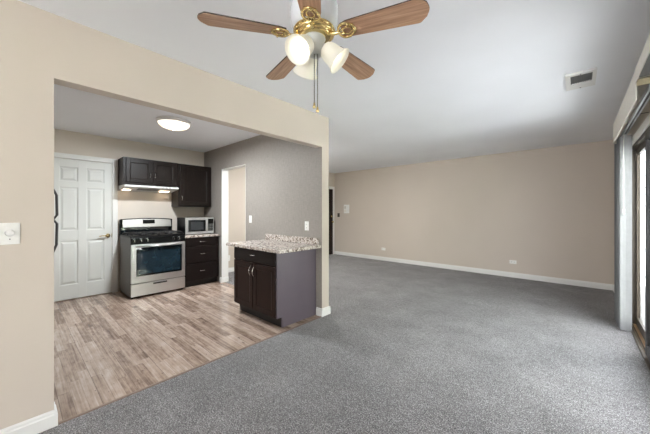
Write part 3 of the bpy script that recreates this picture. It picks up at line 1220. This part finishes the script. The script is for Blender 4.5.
for k, (dx, dy, zl) in enumerate(((-0.004, -0.010, 1.772), (0.008, 0.0, 1.752))):
    mb = MB()
    p = Vector((0.012 + dx, 0.002 + dy, 0))
    mb.tube([p + Vector((0, 0, 2.042)), p + Vector((0, 0, zl + 0.03))], 0.0022, seg=6)
    z = 2.04
    while z > zl + 0.03:
        mb.sphere(p + Vector((0, 0, z)), 0.0029, seg=6)
        z -= 0.009
    ch = mb.build('pull_chain', M['chain'], fan)
    mb = MB()
    mb.lathe([(0, 0), (0.006, 0.003), (0.0085, 0.011), (0.005, 0.02), (0.004, 0.03), (0, 0.031)], 12)
    mb.build('chain_pull', M['gold'], ch, (p.x, p.y, zl))

# ------------------------------------------------------------------ kitchen ceiling light
kl = thing('flush_ceiling_light', 'round flush ceiling light with lit glass bowl in the kitchen', 'ceiling light', (-3.86, 1.38, 0))
mb = MB()
mb.lathe([(0.14, 2.4395), (0.20, 2.4395), (0.205, 2.425), (0.198, 2.405), (0.185, 2.398), (0.185, 2.41), (0.14, 2.42)], 48)
mb.build('rim', M['white'], kl)
mb = MB()
mb.lathe([(0.182, 2.404), (0.175, 2.385), (0.15, 2.362), (0.11, 2.345), (0.06, 2.336), (0, 2.333)], 48)
mb.build('glass_bowl', M['dome'], kl)
dl = bpy.data.lights.new('bowl_light', 'AREA')
dl.shape = 'DISK'
dl.size = 0.2
dl.energy = DOME_W
dl.color = (0.90, 0.96, 1.0)
do = bpy.data.objects.new('bowl_light', dl)
do.location = (0, 0, 2.329)
COL.objects.link(do)
do.parent = kl
mb = MB()
mb.lathe([(0, 2.318), (0.006, 2.32), (0.009, 2.326), (0.012, 2.3325), (0, 2.3328)], 14)
mb.build('finial', M['chrome'], kl)

# lamp added to brighten the far wall and hall, out of view behind the partition's end
hl = thing('added_hall_lamp', 'added unseen ceiling lamp in the entry hall, brightening the far wall', 'ceiling light', (-3.9, 3.7, 0))
mb = MB()
mb.lathe([(0.12, 2.4395), (0.17, 2.4395), (0.175, 2.425), (0.165, 2.405), (0.155, 2.40), (0.155, 2.41), (0.12, 2.42)], 40)
mb.build('rim', M['white'], hl)
mb = MB()
mb.lathe([(0.153, 2.404), (0.145, 2.385), (0.12, 2.362), (0.08, 2.348), (0, 2.343)], 40)
mb.build('glass_bowl', M['hallfill'], hl)
dl = bpy.data.lights.new('added_hall_disk', 'AREA')
dl.shape = 'DISK'
dl.size = 0.18
dl.energy = 28.0
do = bpy.data.objects.new('added_hall_disk', dl)
do.location = (0, 0, 2.339)
COL.objects.link(do)
do.parent = hl

# ------------------------------------------------------------------ ceiling vent
vt = thing('ceiling_vent', 'white rectangular ceiling vent with grey grille near the sliding door', 'vent', (0.02, 3.345, 2.4395))
mb = MB()
hx, hy = 0.10, 0.19
gx0, gx1, gy0, gy1 = -0.065, 0.075, -0.15, 0.055
for a in ((-hx, hx, -hy, gy0), (-hx, hx, gy1, hy), (-hx, gx0, gy0, gy1), (gx1, hx, gy0, gy1)):
    mb.box(a[0], a[1], a[2], a[3], -0.018, 0)
mb.build('frame', M['white'], vt)
mb = MB()
mb.box(gx0, gx1, gy0, gy1, -0.006, 0, M['ventgrey'])
n = 12
for i in range(n):
    x = gx0 + (gx1 - gx0) * (i + 0.5) / n
    mb.prism([(x - 0.004, -0.014), (x - 0.002, -0.014), (x + 0.004, -0.006), (x + 0.002, -0.006)], 'y', gy0, gy1, M['ventgrey'])
mb.build('grille', M['ventgrey'], vt)
for x, y in ((0.0, -hy + 0.02), (0.0, hy - 0.02)):
    mb = MB()
    mb.cyl((x, y, -0.0205), (x, y, -0.018), 0.005, seg=8)
    mb.build('screw', M['slot'], vt)

# ------------------------------------------------------------------ vertical blind, valances
vb = thing('vertical_blind', 'white vertical blind gathered at the far side of the sliding door', 'blind', (0.378, 4.3, 0))
mb = MB()
mb.box(-0.02, 0.02, -1.44, 0.42, 2.10, 2.135, M['alu'], bev=0.003)
mb.box(-0.006, 0.006, -1.44, 0.42, 2.097, 2.102, M['slot'])
mb.build('headrail', M['alu'], vb)
n = 13
for k in range(n):
    y = 0.012 + 0.385 * k / (n - 1)
    j = random.uniform(-0.004, 0.004) - 0.012 * k / n
    mb = MB()
    pr = []
    for i in range(9):
        s = i / 8
        pr.append((-0.0445 + 0.089 * s + j, y + 0.005 * math.sin(PI * s) + 0.014 * (s - 0.5) + random.uniform(-0.0006, 0.0006)))
    poly = pr + [(x, yy + 0.0016) for x, yy in pr[::-1]]
    mb.prism(poly, 'z', 0.02, 2.075)
    mb.box(j - 0.006, j + 0.006, y + 0.008, y + 0.013, 2.074, 2.098)
    mb.build('vane', M['vane'], vb)
mb = MB()
mb.tube([(-0.016, -0.010, 2.09), (-0.018, -0.012, 1.9), (-0.018, -0.012, 1.30)], 0.0035, seg=8)
mb.tube([(-0.018, -0.012, 1.30), (-0.018, -0.012, 1.24)], 0.008, seg=10)
mb.build('wand', M['plastic'], vb)
# deep valance of the blind: face, end return, near return
mb = MB()
vx = 0.297 - 0.378
pts = []
mb.prism([(vx, -1.445), (vx + 0.006, -1.445), (vx + 0.006, 0.19), (vx + 0.02, 0.235), (vx + 0.05, 0.25), (vx + 0.05, 0.256), (vx + 0.017, 0.242), (vx, 0.195)], 'z', 2.035, 2.245)
mb.box(vx + 0.006, XR - 0.378 - 0.001, -1.44, 0.19, 2.235, 2.2445)
mb.build('valance', M['valance'], vb)
mb = MB()
mb.box(vx + 0.004, XR - 0.378 - 0.002, -1.452, -1.446, 2.128, 2.172)
tag(mb.build('valance_return', M['tape'], vb), 'tan return strip at the near end')

v2 = thing('window_valance', 'cream valance section nearest the camera above the sliding door', 'valance', (0.30, 1.4, 0))
mb = MB()
mb.box(-0.01, -0.004, -0.2, 1.435, 2.14, 2.235, bev=0.002)
mb.build('face', M['valance'], v2)
mb = MB()
mb.box(-0.004, 0.144, -0.2, 1.435, 2.178, 2.186)
mb.build('top_shelf', M['vane'], v2)

mb = MB()
mb.tube([(XR - 0.001, 3.55, 2.10), (XR - 0.05, 3.55, 2.10), (XR - 0.052, 3.55, 2.085)], 0.003, seg=6)
tag(mb.build('wall_hook', M['slot']), 'small bare metal hook on the wall above the sliding door', 'hook')

# ------------------------------------------------------------------ plates, outlets, switches
def plate(name, label, cat, loc, rotz, w, h, group=None, mat='plastic'):
    t = thing(name, label, cat, loc, rotz, group)
    mb = MB()
    mb.box(-w / 2, w / 2, -0.006, -0.0003, -h / 2, h / 2, bev=0.002)
    mb.build('cover_plate', M[mat], t)
    return t


def outlet(label, loc, rotz, flat=False, group=None):
    w, h = (0.115, 0.07) if flat else (0.07, 0.115)
    t = plate('wall_outlet', label, 'outlet', loc, rotz, w, h, group)
    for s in (-1, 1):
        mb = MB()
        cx, cz = (s * 0.022, 0) if flat else (0, s * 0.022)
        mb.box(cx - 0.014, cx + 0.014, -0.0085, -0.006, cz - 0.014, cz + 0.014, bev=0.002)
        r = mb.build('receptacle', M['plastic'], t)
        mb = MB()
        for e in (-1, 1):
            if flat:
                mb.box(cx - 0.005, cx + 0.005, -0.0092, -0.0086, cz + e * 0.006 - 0.0016, cz + e * 0.006 + 0.0016)
            else:
                mb.box(cx + e * 0.006 - 0.0016, cx + e * 0.006 + 0.0016, -0.0092, -0.0086, cz - 0.005, cz + 0.005)
        mb.build('slot', M['slot'], r)
    return t


def switch(label, loc, rotz, mat='plastic', w=0.07, h=0.115):
    t = plate('light_switch', label, 'switch', loc, rotz, w, h, None, mat)
    mb = MB()
    mb.prism([(-0.006, -0.012), (-0.008, -0.012), (-0.016, 0.008), (-0.014, 0.012), (-0.006, 0.012)], 'x', -0.005, 0.005)
    mb.build('toggle', M[mat] if mat == 'plastic' else M['slot'], t)
    return t


outlet('white wall outlet low on the far wall, nearer the sliding door', (-0.93, YF, 0.298), 0, True)
outlet('white wall outlet low on the far wall, nearer the entry door', (-3.78, YF, 0.30), 0, True)
switch('white light switch beside the open doorway on the textured wallpaper', (-3.838, YJ, 1.155), 0)
outlet('white wall outlet above the island countertop near the wall end', (-2.565, YJ, 1.09), 0)
outlet('white outlet low on the hall wall seen through the kitchen doorway', (XK, 3.02, 0.30), R(90))
switch('dark light switch beside the entry door on the far wall', (-5.30, YF, 1.18), 0, 'darkgrey', 0.085, 0.115)
ic = plate('intercom_panel', 'white square intercom panel on the far wall near the entry', 'intercom', (-5.0, YF, 1.36), 0, 0.20, 0.25)
for (x, z, w, h, m) in ((-0.045, 0.045, 0.07, 0.09, 'valance'), (-0.045, -0.055, 0.07, 0.07, 'valance'), (0.05, 0.0, 0.06, 0.2, 'plastic')):
    mb = MB()
    mb.box(x - w / 2, x + w / 2, -0.014, -0.006, z - h / 2, z + h / 2, bev=0.002)
    mb.build('button_block', M[m], ic)
mb = MB()
for i in range(5):
    mb.box(-0.075, -0.015, -0.0152, -0.0142, 0.015 + i * 0.014, 0.019 + i * 0.014)
mb.build('speaker_slots', M['ventgrey'], ic)

dm = plate('dimmer_switch', 'white dimmer switch with round knob on the left partition wall', 'switch', (XP, -0.016, 1.148), R(90), 0.076, 0.118)
mb = MB()
mb.lathe([(0.0, 0.024), (0.014, 0.024), (0.0165, 0.021), (0.0175, 0.003), (0.0195, 0.0)], 28, None, None, False, True)
mb.build('knob', M['plastic'], dm, (0, -0.0062, 0.004), (R(90), 0, 0))
for z in (-0.03, 0.038):
    mb = MB()
    mb.cyl((0, -0.0075, z), (0, -0.0058, z), 0.003, seg=8)
    mb.build('screw', M['slot'] if z < 0 else M['plastic'], dm)
